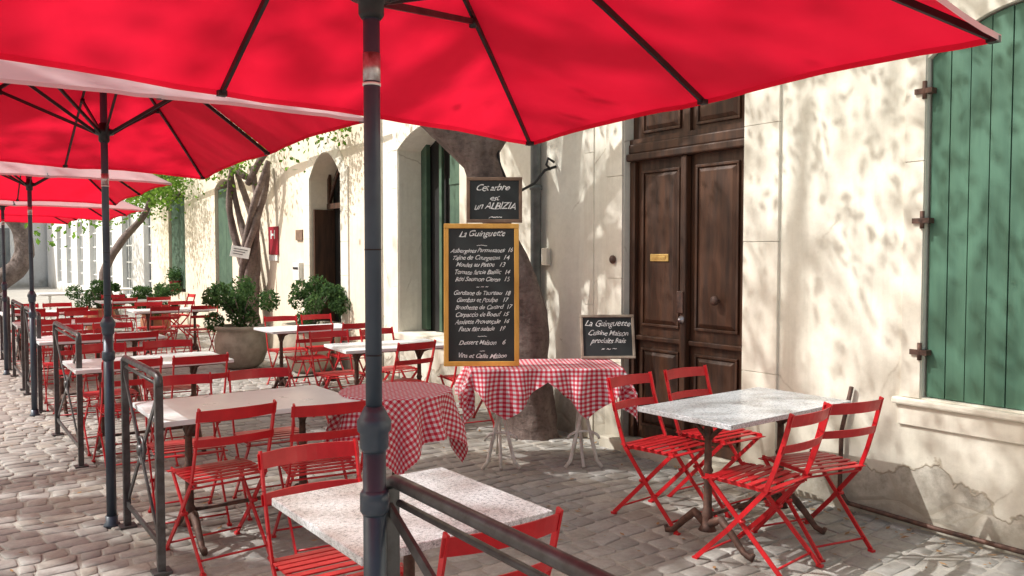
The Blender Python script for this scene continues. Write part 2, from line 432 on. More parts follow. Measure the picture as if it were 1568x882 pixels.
b.box((DX - .09, 3.712, 2.36), (DX - .001, 4.928, 2.42), 'wood', bev=.012)
b.box((DX - .06, 3.712, 2.422), (DX - .001, 4.928, 2.50), 'wood', bev=.012)
b.box((DX - .045, 3.712, 2.502), (DX - .001, 4.928, 2.54), 'wood')
for (a, c) in ((3.79, 4.28), (4.36, 4.85)):
    for z0, z1 in ((.9, .94), ):
        b.box((DX - .035, a - .01, z0), (DX - .001, c + .01, z1), 'wood', bev=.008)
    panel(b, DX - .004, a + .04, c - .04, 1.02, 2.28); panel(b, DX - .004, a + .04, c - .04, .20, .84)
    panel(b, DX - .004, a + .04, c - .04, 2.58, 2.90)
b.box((DX - .03, ym - .03, 2.542), (DX - .001, ym + .03, 3.1), 'wood')
for i in range(12):
    s0, s1 = i / 12, (i + 1) / 12
    f = lambda s, e: (3.712 + 1.216 * s, 2.85 + (.26) * (1 - (2 * s - 1) ** 2) - e)
    p = [f(s0, .0), f(s1, .0), f(s1, .06), f(s0, .06)]
    vs = [(DX - .05, a, c) for a, c in p] + [(DX - .001, a, c) for a, c in p]
    b.add(vs, [(0, 1, 2, 3), (4, 7, 6, 5), (2, 6, 7, 3), (0, 4, 5, 1)], 'wood')
b.obj('oak_double_door', parent=house)
b = B()
b.box((DX - .034, 4.50, 1.545), (DX - .004, 4.70, 1.605), 'brass', bev=.005)
b.box((DX - .038, 4.53, 1.565), (DX - .03, 4.67, 1.587), 'brass', bev=.002)
b.lathe((0, 0, 0), [(.028, 0), (.012, .01), (.012, .04), (.034, .055), (.036, .07), (.02, .085)], 'rust', 16, Matrix.Translation((DX - .01, 4.0, 1.26)) @ Matrix.Rotation(-math.pi / 2, 4, 'Y'))
b.box((DX - .085, ym - .02, 1.15), (DX - .05, ym + .045, 1.32), 'rust', bev=.006)
b.lathe((0, 0, 0), [(.03, 0), (.03, .01), (.012, .02), (.012, .035)], 'silver', 14, Matrix.Translation((DX - .07, ym, 1.10)) @ Matrix.Rotation(-math.pi / 2, 4, 'Y'))
b.lathe((0, 0, 0), [(.035, 0), (.035, .012), (.015, .03)], 'rust', 14, Matrix.Translation((WX - .03, 5.03, 1.56)) @ Matrix.Rotation(-math.pi / 2, 4, 'Y'))
b.obj('door_hardware', parent=house)

# green shutters, closed, near window
b = B(); SX = WX + .03
def arch_z(y, ya, yb, zs, rise): s = (y - ya) / (yb - ya); return zs + rise * (1 - (2 * s - 1) ** 2)
for leaf0, leaf1 in ((1.350, 1.884), (1.896, 2.432)):
    n = 5; w = (leaf1 - leaf0) / n
    for i in range(n):
        a, c = leaf0 + i * w, leaf0 + (i + 1) * w - .006
        za = arch_z(a, 1.34, 2.44, 2.72, .22) - .012; zc = arch_z(c, 1.34, 2.44, 2.72, .22) - .012
        dx = R.uniform(-.002, .002)
        b.add([(SX + dx, a, .775), (SX + dx, c, .775), (SX + dx, c, zc), (SX + dx, a, za), (SX + .03, a, .775), (SX + .03, c, .775), (SX + .03, c, zc), (SX + .03, a, za)],
              [(0, 1, 2, 3), (0, 3, 7, 4), (1, 5, 6, 2), (3, 2, 6, 7), (0, 4, 5, 1), (4, 7, 6, 5)], 'green')
for z in (1.02, 1.78, 2.52):
    b.tube([(WX - .02, 2.445, z - .03), (WX - .02, 2.445, z + .07)], .013, 'rust', 8)
    b.box((WX - .03, 2.40, z), (WX + .026, 2.50, z + .03), 'rust')
b.obj('green_window_shutters', parent=house)

# window with open shutters (mid wall)
b = B()
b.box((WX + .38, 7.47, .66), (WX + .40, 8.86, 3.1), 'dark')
for i in range(5):
    b.box((WX + .22, 7.49 + i * .11, .68), (WX + .25, 7.49 + i * .11 + .106, 2.9), 'green_dk')
b.box((WX + .205, 7.49, 1.0), (WX + .218, 8.03, 1.07), 'green_dk'); b.box((WX + .205, 7.49, 2.4), (WX + .218, 8.03, 2.47), 'green_dk')
b.box((WX + .30, 8.72, .68), (WX + .36, 8.85, 2.95), 'green_dk', bev=.005)
b.box((WX + .30, 8.36, .68), (WX + .34, 8.42, 2.95), 'green_dk', bev=.005)
for (ya, yb) in ((15.52, 16.58), (18.92, 20.38)):
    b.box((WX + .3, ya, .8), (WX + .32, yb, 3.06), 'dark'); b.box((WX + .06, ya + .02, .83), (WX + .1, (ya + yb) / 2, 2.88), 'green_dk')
    b.box((WX + .06, (ya + yb) / 2 + .01, .83), (WX + .1, yb - .02, 2.88), 'green_dk')
b.obj('dark_green_shutters', parent=house)
b = B()
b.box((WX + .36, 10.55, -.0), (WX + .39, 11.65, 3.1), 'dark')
b.box((WX + .25, 10.56, 2.28), (WX + .31, 11.64, 2.36), 'wood')
for a in (10.56, 11.06, 11.58): b.box((WX + .26, a, 2.362), (WX + .30, a + .06, 3.0), 'wood')
b.tube([(WX + .28, 10.6 + .98 * i / 10, 2.38 + .5 * (1 - (i / 5 - 1) ** 2)) for i in range(11)], .025, 'wood', 8)
b.box((WX + .03, 11.58, .05), (WX + .35, 11.62, 2.27), 'wood')
b.obj('arched_entrance_door', parent=house)
b = B()
b.tube([(WX - .06, 6.05, .05), (WX - .06, 6.05, H)], .05, 'zinc', 14)
for z in (.7, 2.2, 3.8): b.tube([(WX - .06, 6.05, z), (WX - .06, 6.05, z + .04)], .059, 'zinc', 14)
b.obj('drainpipe', parent=house)
b = B()
b.tube([(WX - .03, 2.86, .78), (WX - .035, 2.92, .5), (WX - .03, 2.93, .12), (WX - .05, 2.86, .055), (WX - .055, 2.3, .045), (WX - .055, .5, .045), (WX - .055, -4, .045)], .014, 'rust', 8)
b.obj('wall_cable', parent=house)
b = B()
b.tube([(WX, 5.83, 2.40), (WX - .12, 5.84, 2.36), (WX - .22, 5.86, 2.24), (WX - .36, 5.87, 2.17), (WX - .5, 5.88, 2.22), (WX - .58, 5.9, 2.4), (WX - .6, 5.92, 2.75)], .013, 'black', 8)
b.tube([(WX - .02, 5.83, 2.44), (WX - .09, 5.83, 2.47), (WX - .11, 5.83, 2.41), (WX - .06, 5.83, 2.37)], .012, 'black', 8)
b.obj('iron_wall_bracket')
b = B(); b.box((WX - .05, 5.90, 1.50), (WX - .001, 5.98, 1.66), 'stone_trim', bev=.006); b.obj('junction_box')
b = B(); b.box((WX - .03, 13.0, 1.60), (WX - .005, 13.42, 2.06), 'redsign', bev=.004)
b.box((WX - .034, 13.10, 1.86), (WX - .031, 13.14, 2.0), 'whitep'); b.box((WX - .034, 13.26, 1.86), (WX - .031, 13.30, 2.0), 'whitep'); b.box((WX - .034, 13.141, 1.91), (WX - .031, 13.259, 1.945), 'whitep')
b.box((WX - .03, 13.02, 1.50), (WX - .005, 13.40, 1.59), 'whitep'); b.obj('hotel_sign')
b = B(); b.box((WX - .08, 11.95, 1.2), (WX - .001, 12.2, 1.48), 'whitep', bev=.01); b.box((WX - .09, 11.98, 1.38), (WX - .081, 12.17, 1.41), 'black'); b.obj('letterbox')
b = B(); b.box((WX - .03, 11.93, 1.82), (WX - .001, 12.2, 1.98), 'frame_br', bev=.004); b.obj('wall_plaque')
b = B(); b.box((-.15, -.01, -.09), (.15, .01, .09), 'whitep', bev=.003)
for k in range(3): b.box((-.11, -.0125, .04 - k * .04), (.11 - .03 * k, -.0105, .05 - k * .04), 'black')
o = b.obj('tree_label', (4.18, 13.42, 1.64), rad(-25)); o.rotation_euler = (rad(-8), rad(10), rad(-28))

# far houses
far = bpy.data.objects.new('pale_townhouse', None); scene.collection.objects.link(far)
b = B(); FX = 5.0
ops = [(23.2 + i * 3.1, 24.7 + i * 3.1, .35, 2.9, .0, .2) for i in range(7)]
facade(b, 22.25, 47, 6.5, FX, ops, 'wall_pale'); b.box((FX + .21, 22.3, 0), (FX + 6, 47, 6.5), 'dark')
b.obj('walls', parent=far)
b = B()
for (a, c, z0, z1, _, _) in ops:
    b.box((FX + .16, a, z0), (FX + .17, c, z1), 'glass')
    n = 4
    for i in range(n + 1): yy = a + (c - a) * i / n; b.box((FX + .11, yy - .03, z0), (FX + .15, yy + .03, z1), 'whitep')
    for i in range(6): zz = z0 + (z1 - z0) * i / 5; b.box((FX + .115, a, zz - .02), (FX + .145, c, zz + .02), 'whitep')
b.obj('windows', parent=far)
end = bpy.data.objects.new('stone_townhouse', None); scene.collection.objects.link(end)
b = B(); b.box((-14, 47.2, -.02), (12, 55, 8), 'wall_pale')
b.obj('walls', parent=end)
b = B()
for i in range(5):
    for zz in (0.2, 3.6):
        b.box((-12 + i * 3.6, 47.12, zz + .6), (-11 + i * 3.6, 47.195, zz + 2.7), 'glass')
        b.box((-12.4 + i * 3.6, 47.10, zz + .6), (-12.02 + i * 3.6, 47.16, zz + 2.7), 'whitep')
        b.box((-10.98 + i * 3.6, 47.10, zz + .6), (-10.6 + i * 3.6, 47.16, zz + 2.7), 'whitep')
b.obj('windows', parent=end)

# ------------------------------------------------------------------ parasols
def parasol(px, py, cor, za, zr, seed, pole_r=.0195, lean=0):
    b = B()
    ap = V((px, py, za)); P = V((px, py, 0))
    rim = []
    for i in range(4):
        a = V(cor[i]); c = V(cor[(i + 1) % 4])
        rim.append(P + a); mid = (a + c) / 2; rim.append(P + V((mid.x, mid.y, mid.z + .01)))
    n, mseg = 12, 10
    for i in range(8):
        A, C = rim[i], rim[(i + 1) % 8]
        vs = []; fs = []
        for r in range(n + 1):
            t = .0 + r / n
            for j in range(mseg + 1):
                s = j / mseg; k = 4 * s * (1 - s)
                q = A.lerp(C, s); q = ap + (q - ap) * (t * (1 - .022 * k * t * t))
                q.z -= .045 * math.sin(math.pi * t) * k * .5 - .02 * math.sin(math.pi * t)
                q.z += .008 * noise.noise(V((q.x * 3, q.y * 3, seed))) * k
                # tension folds running along the rim near the rib tips
                q.z += .004 * math.sin(s * 26 + seed) * t ** 4 * (1 - k) * 1.2
                vs.append(q)
        up = ((C - ap).cross(A - ap)).z > 0
        for r in range(n):
            for j in range(mseg):
                o = r * (mseg + 1) + j; f = (o, o + 1, o + mseg + 2, o + mseg + 1)
                fs.append(f if up else f[::-1])
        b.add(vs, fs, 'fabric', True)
        h = [vs[n * (mseg + 1) + j] for j in range(mseg + 1)]
        hv = [p for p in h] + [p + V((0, 0, -.018)) for p in h]
        hf = [(j, j + 1, j + 1 + mseg + 1, j + mseg + 1) for j in range(mseg)]
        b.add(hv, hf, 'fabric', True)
    for i in range(8):
        A, C = rim[i], rim[(i + 1) % 8]
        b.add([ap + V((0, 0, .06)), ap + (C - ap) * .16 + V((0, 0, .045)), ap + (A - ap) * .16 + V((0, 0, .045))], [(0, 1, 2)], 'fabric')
    for i, q in enumerate(rim):
        pts = []
        for k in range(6):
            t = .02 + (.985 - .02) * k / 5
            p = ap + (q - ap) * t; p.z += .02 * math.sin(math.pi * t) - .014; pts.append(p)
        for k in range(5): b.bar(pts[k], pts[k + 1], .02, .011, 'black', up=(-(q - ap).y, (q - ap).x, 0))
        b.box(tuple(pts[-1] - V((.014, .014, .012))), tuple(pts[-1] + V((.014, .014, .006))), 'black')
        t = .47; j = ap + (q - ap) * t; j.z += -.012
        d = V(((q - ap).x, (q - ap).y, 0)).normalized()
        b.bar(V((px, py, zr)) + d * .04, j, .018, .010, 'black', up=(-d.y, d.x, 0))
        b.lathe((j.x, j.y, j.z - .02), [(.014, 0), (.014, .03)], 'black', 8)
    b.lathe((px, py, zr - .05), [(.024, 0), (.03, .01), (.03, .04), (.05, .045), (.052, .075), (.03, .08), (.026, .11)], 'black', 20)
    b.lathe((px, py, za - .07), [(.024, 0), (.045, .01), (.045, .05), (.02, .06)], 'black', 16)
    b.lathe((px, py, za + .05), [(.022, 0), (.03, .02), (.018, .06), (.004, .075)], 'black', 16)
    b.tube([(px, py, 1.1), (px, py, za - .02)], pole_r, 'pole', 24)
    b.tube([(px, py, .02), (px, py, 1.13)], .0275, 'pole', 24)
    b.lathe((px, py, 1.13), [(.0275, 0), (.034, .012), (.034, .045), (.040, .052), (.041, .075), (.036, .082), (.030, .095), (.022, .11)], 'pole', 24)
    b.lathe((px, py, .98), [(.029, 0), (.035, .01), (.035, .05), (.029, .06)], 'pole', 24)
    b.lathe((px, py, .0), [(.045, 0), (.045, .012), (.034, .02), (.034, .06)], 'pole', 28)
    b.lathe((px, py, 2.005), [(.0205, 0), (.0205, .065)], 'silver', 20)
    b.lathe((px, py, 1.995), [(.0215, 0), (.0215, .006)], 'whitep', 20)
    for k in range(3): b.lathe((px, py, 1.36 + k * .25 + (k == 2) * .2), [(.0202, 0), (.0202, .003)], 'black', 20)
    b.obj('red_parasol')
parasol(.86, 1.76, [(1.44, 1.29, 2.12), (1.56, -.70, 2.20), (-1.44, -1.29, 2.14), (-1.56, .70, 2.13)], 2.66, 2.20, 1)
parasol(.86, 5.25, [(.92, 1.35, 2.20), (1.04, -1.3, 2.31), (-1.0, -1.35, 2.30), (-1.0, 1.3, 2.24)], 2.92, 2.30, 2)
parasol(.85, 9.32, [(1.0, 1.3, 2.20), (1.05, -1.2, 2.27), (-1.0, -1.3, 2.27), (-1.0, 1.3, 2.2)], 2.90, 2.28, 3)
parasol(.85, 12.75, [(1.5, 1.3, 2.14), (1.6, -.9, 2.2), (-1.5, -1.3, 2.2), (-1.6, .9, 2.2)], 2.9, 2.24, 4)
parasol(.85, 16.6, [(1.4, 1.2, 2.2), (1.4, -1.2, 2.25), (-1.4, -1.2, 2.25), (-1.4, 1.2, 2.2)], 2.85, 2.28, 5)

# ------------------------------------------------------------------ railings
def railing(X, y0, y1, h=1.0, k=1.0):
    b = B()
    b.tube([(X, y0 - .02, h - .06), (X, y0 - .012, h - .015), (X, y0 + .03, h), (X, y1 - .03, h), (X, y1 + .012, h - .015), (X, y1 + .02, h - .06)], .019 * k, 'iron', 12)
    b.tube([(X, y0 + .05, h - .048), (X, y1 - .05, h - .048)], .009, 'iron', 8)
    for yy in (y0, y1):
        b.box((X - .019, yy - .019, 0), (X + .019, yy + .019, h - .02), 'iron', bev=.003)
        b.box((X - .045, yy - .045, 0), (X + .045, yy + .045, .012), 'iron')
    b.bar((X, y0, .14), (X, y1, .14), .03, .012, 'iron')
    ym = (y0 + y1) / 2; zm = .54
    for (p, q) in (((y0, .16), (y1, h - .06)), ((y0, h - .06), (y1, .16))):
        b.bar((X + (.007 if p[1] > .5 else -.007), p[0], p[1]), (X + (.007 if p[1] > .5 else -.007), q[0], q[1]), .028, .010, 'iron')
    b.tube([(X, ym + .07 * math.cos(a * math.pi / 12), zm + .07 * math.sin(a * math.pi / 12)) for a in range(25)], .009, 'iron', 8, cap=False)
    b.lathe((0, 0, 0), [(.028, -.02), (.034, 0), (.028, .02)], 'iron', 14, Matrix.Translation((X, ym, zm)) @ Matrix.Rotation(math.pi / 2, 4, 'Y'))
    b.obj('iron_railing')
railing(.915, .25, 1.79, 1.05, .9); railing(.93, 4.32, 5.17); railing(.92, 6.85, 8.2); railing(.92, 9.5, 10.8); railing(.92, 11.2, 12.5); railing(.92, 13.2, 14.6)

# ------------------------------------------------------------------ folding chair
def chair_mesh():
    b = B()
    hw = .195
    for s in (-1, 1):
        x = s * hw
        pts = [(x, -.285, .845), (x, -.245, .70), (x, -.195, .55), (x, -.15, .44), (x, .06, .20), (x, .245, 0.012)]
        for p, q in zip(pts, pts[1:]): b.bar(p, V(q) + (V(q) - V(p)).normalized() * .004, .024, .009, 'red', up=(1, 0, 0))
        x2 = s * (hw - .018)
        b.bar((x2, .20, .455), (x2, -.25, .012), .024, .009, 'red', up=(1, 0, 0))
        b.bar((x2, -.175, .44), (x2, .205, .45), .022, .007, 'red', up=(1, 0, 0))
        b.lathe((0, 0, 0), [(.011, -.016), (.011, .016)], 'red', 10, Matrix.Translation((s * (hw - .008), -.02, .26)) @ Matrix.Rotation(math.pi / 2, 4, 'Y'))
        for yy in (.247, -.252): b.box((x - .012 - (0 if yy > 0 else s * .018), yy - .016, 0), (x + .012 - (0 if yy > 0 else s * .018), yy + .016, .014), 'red')
    for i in range(8):
        y = -.165 + i * .052
        z = .452 + .006 * math.cos((i - 3.5) * .7) - (.01 if i == 7 else 0)
        b.box((-.20, y - .0175, z), (.20, y + .0175, z + .006), 'red', bev=.002)
    b.tube([(-hw, .19, .055), (hw, .19, .055)], .006, 'red', 8)
    b.tube([(-hw + .02, -.20, .06), (hw - .02, -.20, .06)], .006, 'red', 8)
    b.tube([(-hw, -.15, .42), (hw, -.15, .42)], .006, 'red', 8)
    for (zc, hh, yb) in ((.805, .058, -.272), (.665, .040, -.235)):
        n = 10; vs = []; fs = []
        for i in range(n + 1):
            u = -1 + 2 * i / n; x = u * (hw + .012); y = yb - .038 * (1 - u * u)
            ex = .004 * (1 - u * u)
            for (dz, dy) in ((-hh / 2, 0), (hh / 2 + ex, 0), (hh / 2 + ex, -.006), (-hh / 2, -.006)):
                vs.append((x, y + dy - dz * .28, zc + dz))
        for i in range(n):
            for j in range(4):
                k = (j + 1) % 4; fs.append((i * 4 + j, i * 4 + k, i * 4 + 4 + k, i * 4 + 4 + j))
        fs += [(3, 2, 1, 0), tuple(n * 4 + j for j in range(4))]
        b.add(vs, fs, 'red', False)
    return b.mesh('folding_chair')
CH = chair_mesh()
cr = random.Random(5)
def chair(x, y, face, jit=5):
    place('folding_chair', CH, (x + cr.uniform(-.015, .015), y + cr.uniform(-.02, .02), -.002), rad(face + cr.uniform(-jit, jit)))

# ------------------------------------------------------------------ tables
def table(cx, cy, lx, ly, rz=0, top='granite', leg='rust', name='bistro_table', cols=None):
    b = B(); zt = .75
    b.box((-lx / 2, -ly / 2, zt - .028), (lx / 2, ly / 2, zt), top, bev=.004)
    cols = cols or ([-lx * .3, lx * .3] if lx > .9 else [0])
    for x in cols:
        prof = [(.05, .09), (.032, .12), (.026, .16), (.034, .18), (.024, .20), (.021, .40), (.030, .42), (.021, .44), (.019, .60), (.030, .63), (.022, .66), (.045, .70), (.055, .72)]
        b.lathe((x, 0, 0), prof, leg, 16)
        for s in (-1, 1):
            b.tube([(x, s * .02, .13), (x, s * .09, .17), (x, s * .17, .10), (x, s * .24, .03), (x, s * .29, .015), (x, s * .30, .04)], [.026, .024, .020, .017, .018, .012], leg, 10)
            b.tube([(x, s * .01, .60), (x, s * .10, .68), (x, s * .22, .712)], [.014, .012, .012], leg, 8)
            if len(cols) == 1:
                b.tube([(s * .02, 0, .13), (s * .09, 0, .17), (s * .17, 0, .10), (s * .24, 0, .03), (s * .29, 0, .015), (s * .30, 0, .04)], [.026, .024, .020, .017, .018, .012], leg, 10)
    if len(cols) == 2: b.tube([(cols[0], 0, .17), (cols[1], 0, .17)], .012, leg, 8)
    b.box((-lx / 2 + .08, -ly / 2 + .06, .708), (lx / 2 - .08, ly / 2 - .06, .7215), leg)
    b.obj(name, (cx, cy, 0), rad(rz))

table(3.79, 2.98, 1.12, .64, 2, 'granite')
chair(3.62, 3.44, 182); chair(4.12, 3.46, 176)
chair(3.50, 2.66, 3); chair(3.98, 2.66, -8)
table(1.32, 2.44, .70, .70, 1, 'granite')
chair(1.22, 2.82, 178); chair(1.33, 2.18, 0, 2)
table(1.50, 4.72, 1.10, .70, 0, 'marble', 'rust')
chair(1.25, 4.40, 2); chair(1.74, 4.22, -4); chair(1.25, 5.13, 180); chair(1.76, 5.12, 178)
table(1.45, 7.05, 1.15, .70, 0, 'marble')
chair(1.2, 6.7, 2); chair(1.68, 6.68, -3); chair(1.22, 7.42, 180); chair(1.70, 7.40, 176)
table(1.45, 9.4, 1.15, .70, 0, 'marble')
for c in ((1.2, 9.05, 0), (1.68, 9.0, 3), (1.2, 9.75, 180), (1.7, 9.75, 180)): chair(*c)
table(1.45, 11.7, 1.15, .70, 0, 'marble')
for c in ((1.2, 11.3, 0), (1.68, 11.3, 3), (1.2, 12.1, 180), (1.7, 12.1, 180)): chair(*c)
table(1.45, 14.0, 1.15, .70, 0, 'marble')
for c in ((1.2, 13.6, 0), (1.68, 13.6, 3), (1.2, 14.4, 180), (1.7, 14.4, 180)): chair(*c)
table(3.55, 6.95, 1.05, .66, -6, 'marble')
for c in ((3.45, 6.52, 4), (4.10, 6.48, -12), (3.25, 7.38, 176), (3.8, 7.38, 184)): chair(*c)
table(3.62, 9.15, 1.05, .66, 0, 'marble')
for c in ((3.45, 8.75, 0), (3.95, 8.72, 4), (3.55, 9.6, 180), (4.05, 9.6, 180)): chair(*c)
table(3.1, 13.4, 1.15, .7, 0, 'marble')
for c in ((2.85, 13.0, 0), (3.4, 13.0, 3), (2.9, 13.8, 180), (3.4, 13.8, 180)): chair(*c)
table(3.1, 16.4, 1.15, .7, 0, 'marble')
for c in ((2.85, 16.0, 0), (3.4, 16.0, 3), (2.9, 16.8, 180), (3.9, 16.4, 90)): chair(*c)
table(2.6, 20.5, 1.3, .8, 0, 'whitep', 'white_iron'); table(3.6, 22.5, 1.3, .8, 0, 'whitep', 'white_iron')

# ------------------------------------------------------------------ gingham tables
def cloth_obj(fn, nu, nv, U0, U1, V0, V1, name, parent):
    vs = []; fs = []; uvs = []
    for i in range(nu + 1):
        for j in range(nv + 1):
            u = U0 + (U1 - U0) * i / nu; v = V0 + (V1 - V0) * j / nv
            p, uv = fn(u, v); vs.append(p); uvs.append(uv)
    for i in range(nu):
        for j in range(nv):
            o = i * (nv + 1) + j; fs.append((o, o + nv + 1, o + nv + 2, o + 1))
    me = bpy.data.meshes.new(name); me.from_pydata([tuple(p) for p in vs], [], fs)
    l = me.uv_layers.new(name='UVMap')
    for poly in me.polygons:
        poly.use_smooth = True
        for li in poly.loop_indices: l.data[li].uv = uvs[me.loops[li].vertex_index]
    me.materials.append(M['gingham']); me.update()
    o = bpy.data.objects.new(name, me); scene.collection.objects.link(o); o.parent = parent
    return o
rt = bpy.data.objects.new('round_table_with_gingham_cloth', None); scene.collection.objects.link(rt); rt.location = (2.36, 4.52, 0); rt.rotation_euler = (0, 0, rad(20))
Rr = .335
def fround(u, v):
    r = math.hypot(u, v); th = math.atan2(v, u)
    if r <= Rr: return V((u, v, .758 + .002 * noise.noise(V((u * 6, v * 6, 0))))), (u + 5, v + 5)
    d = r - Rr; k = min(1, d / .25)
    rr_ = Rr + .012 + .05 * k * math.sin(th * 11 + 1.2 * math.sin(th * 3)) + .10 * k * (d / .4) * .5
    return V((rr_ * math.cos(th), rr_ * math.sin(th), .758 - max(0, d - .006) * .93 - .004 * k)), (u + 5, v + 5)
cloth_obj(fround, 150, 150, -.60, .60, -.60, .60, 'gingham_cloth', rt)
b = B(); b.lathe((0, 0, .725), [(.32, 0), (.325, .01), (.325, .022), (.32, .026)], 'marble', 40)
b.lathe((0, 0, 0), [(.05, .1), (.03, .15), (.024, .4), (.024, .6), (.06, .72)], 'rust', 14)
for k in range(3):
    a = k * 2.094; b.tube([(.02 * math.cos(a), .02 * math.sin(a), .14), (.14 * math.cos(a), .14 * math.sin(a), .14), (.27 * math.cos(a), .27 * math.sin(a), .02)], .017, 'rust', 8)
b.obj('table_frame', parent=rt)

lt = bpy.data.objects.new('long_table_with_gingham_cloth', None); scene.collection.objects.link(lt); lt.location = (3.85, 4.95, 0); lt.rotation_euler = (0, 0, rad(-31))
LXh, LYh = .56, .29
def flong(u, t):
    e = abs(((u + .62) / .62) % 1.0 * 2 - 1)   # pointed drops of two square cloths
    hv = LYh + .10 + .30 * (1 - e)
    v = t * hv
    qx = max(-LXh, min(LXh, u)); qy = max(-LYh, min(LYh, v))
    dx, dy = u - qx, v - qy; d = math.hypot(dx, dy)
    if d < 1e-6: return V((u, v, .758 + .003 * noise.noise(V((u * 5, v * 5, 0))))), (u + 5, v + 5)
    n = V((dx / d, dy / d)); k = min(1, d / .2)
    per = qx * 1.0 + qy * 1.0 + math.atan2(n.y, n.x) * .25
    f = .045 * k * math.sin(per * 26) + .024 * k * math.sin(per * 11 + 2)
    p = V((qx + n.x * (.012 + f + .04 * k), qy + n.y * (.012 + f + .04 * k), .758 - max(0, d - .006) * .94))
    p.x += .026 * k * math.sin(per * 19)
    return p, (u + 5, v + 5)
cloth_obj(flong, 200, 120, -LXh - .3, LXh + .3, -1, 1, 'gingham_cloth', lt)
b = B(); b.box((-.55, -.28, .72), (.55, .28, .752), 'marble')
for x in (-.34, .28):
    b.tube([(x, -.24, .01), (x, -.16, .10), (x, -.02, .38), (x, .02, .42), (x, .18, .70)], .013, 'white_iron', 8)
    b.tube([(x, .24, .01), (x, .16, .10), (x, .02, .38), (x, -.02, .42), (x, -.18, .70)], .013, 'white_iron', 8)
    b.tube([(x - .14, -.24, .01), (x - .10, -.23, .06), (x - .02, -.22, .40), (x - .0, -.22, .71)], .014, 'white_iron', 8)
    b.tube([(x + .14, -.24, .01), (x + .10, -.23, .06), (x + .02, -.22, .40), (x + .0, -.22, .71)], .014, 'white_iron', 8)
    b.tube([(x + .12 * math.cos(a), -.225, .22 + .06 * math.sin(a)) for a in [i * math.pi / 10 for i in range(11)]], .010, 'white_iron', 8)
b.obj('table_frame', parent=lt)

# ------------------------------------------------------------------ chalkboards
def chalk_text(txt, size, shear=.45):
    cu = bpy.data.curves.new('tmp', 'FONT'); cu.body = txt; cu.size = size; cu.shear = shear; cu.align_x = 'CENTER'
    cu.offset = size * .006; cu.space_character = .95; cu.resolution_u = 3
    t = bpy.data.objects.new('tmp', cu); scene.collection.objects.link(t)
    bpy.context.view_layer.update()
    me = bpy.data.meshes.new_from_object(t.evaluated_get(bpy.context.evaluated_depsgraph_get()))
    bpy.data.objects.remove(t)
    return me
def board(name, loc, rz, tilt, w, h, fw, frame, lines, size, lead):
    e = bpy.data.objects.new(name, None); scene.collection.objects.link(e); e.location = loc; e.rotation_euler = (rad(tilt), 0, rad(rz))
    b = B()
    b.box((-w / 2 + fw * .5, -.004, fw * .5), (w / 2 - fw * .5, .006, h - fw * .5), 'slate')
    b.box((-w / 2, -.014, 0), (w / 2, .014, fw), frame, bev=.004); b.box((-w / 2, -.014, h - fw), (w / 2, .014, h), frame, bev=.004)
    b.box((-w / 2 + .0005, -.013, fw), (-w / 2 + fw, .013, h - fw), frame, bev=.004); b.box((w / 2 - fw, -.013, fw), (w / 2 - .0005, .013, h - fw), frame, bev=.004)
    b.obj('framed_slate', parent=e)
    z = h - fw - lead * 1.1
    tr = random.Random(len(lines))
    for (txt, sc, dx) in lines:
        me = chalk_text(txt, size * sc); sd = tr.uniform(0, 90)
        amp = size * sc * .10; rot = tr.uniform(-.012, .02)
        for v in me.vertices:
            q = v.co.copy(); nn = noise.noise_vector(V((q.x * 42, q.y * 42, sd))) * amp + noise.noise_vector(V((q.x * 14, sd, 0))) * amp * 1.4
            x = q.x + nn.x + dx; y = q.y * 1.05 + nn.y + q.x * rot
            v.co = (x, -.0055, y + z)
        me.materials.clear(); me.materials.append(M['chalk'])
        t = bpy.data.objects.new('chalk_writing', me); scene.collection.objects.link(t); t.parent = e
        z -= lead * sc
    return e
menu = [("La Guinguette", 1.45, 0), ("-~~~-", .8, 0), ("Aubergines Parmesanes  16", 1, .0), ("Tajine de Courgettes  14", 1, -.01), ("Moules au Pistou   13", 1, -.01), ("Tomate farcie Basilic  14", 1, 0),
        ("Rôti Saumon Citron  15", 1, 0), ("~ ~ ~", .9, 0), ("Gardiane de Taureau  18", 1, 0), ("Gambas et Poulpe   17", 1, 0), ("Brochette de Canard  17", 1, .01), ("Carpaccio de Boeuf  15", 1, 0),
        ("Assiette Provençale  16", 1, 0), ("Faux filet salade   19", 1, 0), ("~~~", .9, 0), ("Dessert Maison    6", 1.05, 0), ("~~", .8, 0), ("Vins et Cafés Maison", 1.05, 0)]
board('menu_chalkboard', (3.37, 5.08, .765), -33.5, -4, .565, 1.07, .036, 'frame_or', menu, .0445, .054)
board('small_table_chalkboard', (4.43, 4.84, .765), -33, -16, .44, .36, .022, 'frame_gr', [("La Guinguette", 1.2, 0), ("Cuisine Maison", 1, 0), ("produits frais", 1, 0), ("~ ~ ~", 1, 0)], .056, .064)
board('tree_name_chalkboard', (3.92, 5.71, 1.87), -36, -3, .47, .385, .028, 'frame_br', [("Cet arbre", 1.1, -.02), ("est", 1, 0), ("un ALBIZIA", 1.15, .0), ("-~~-", 1, 0)], .068, .076)

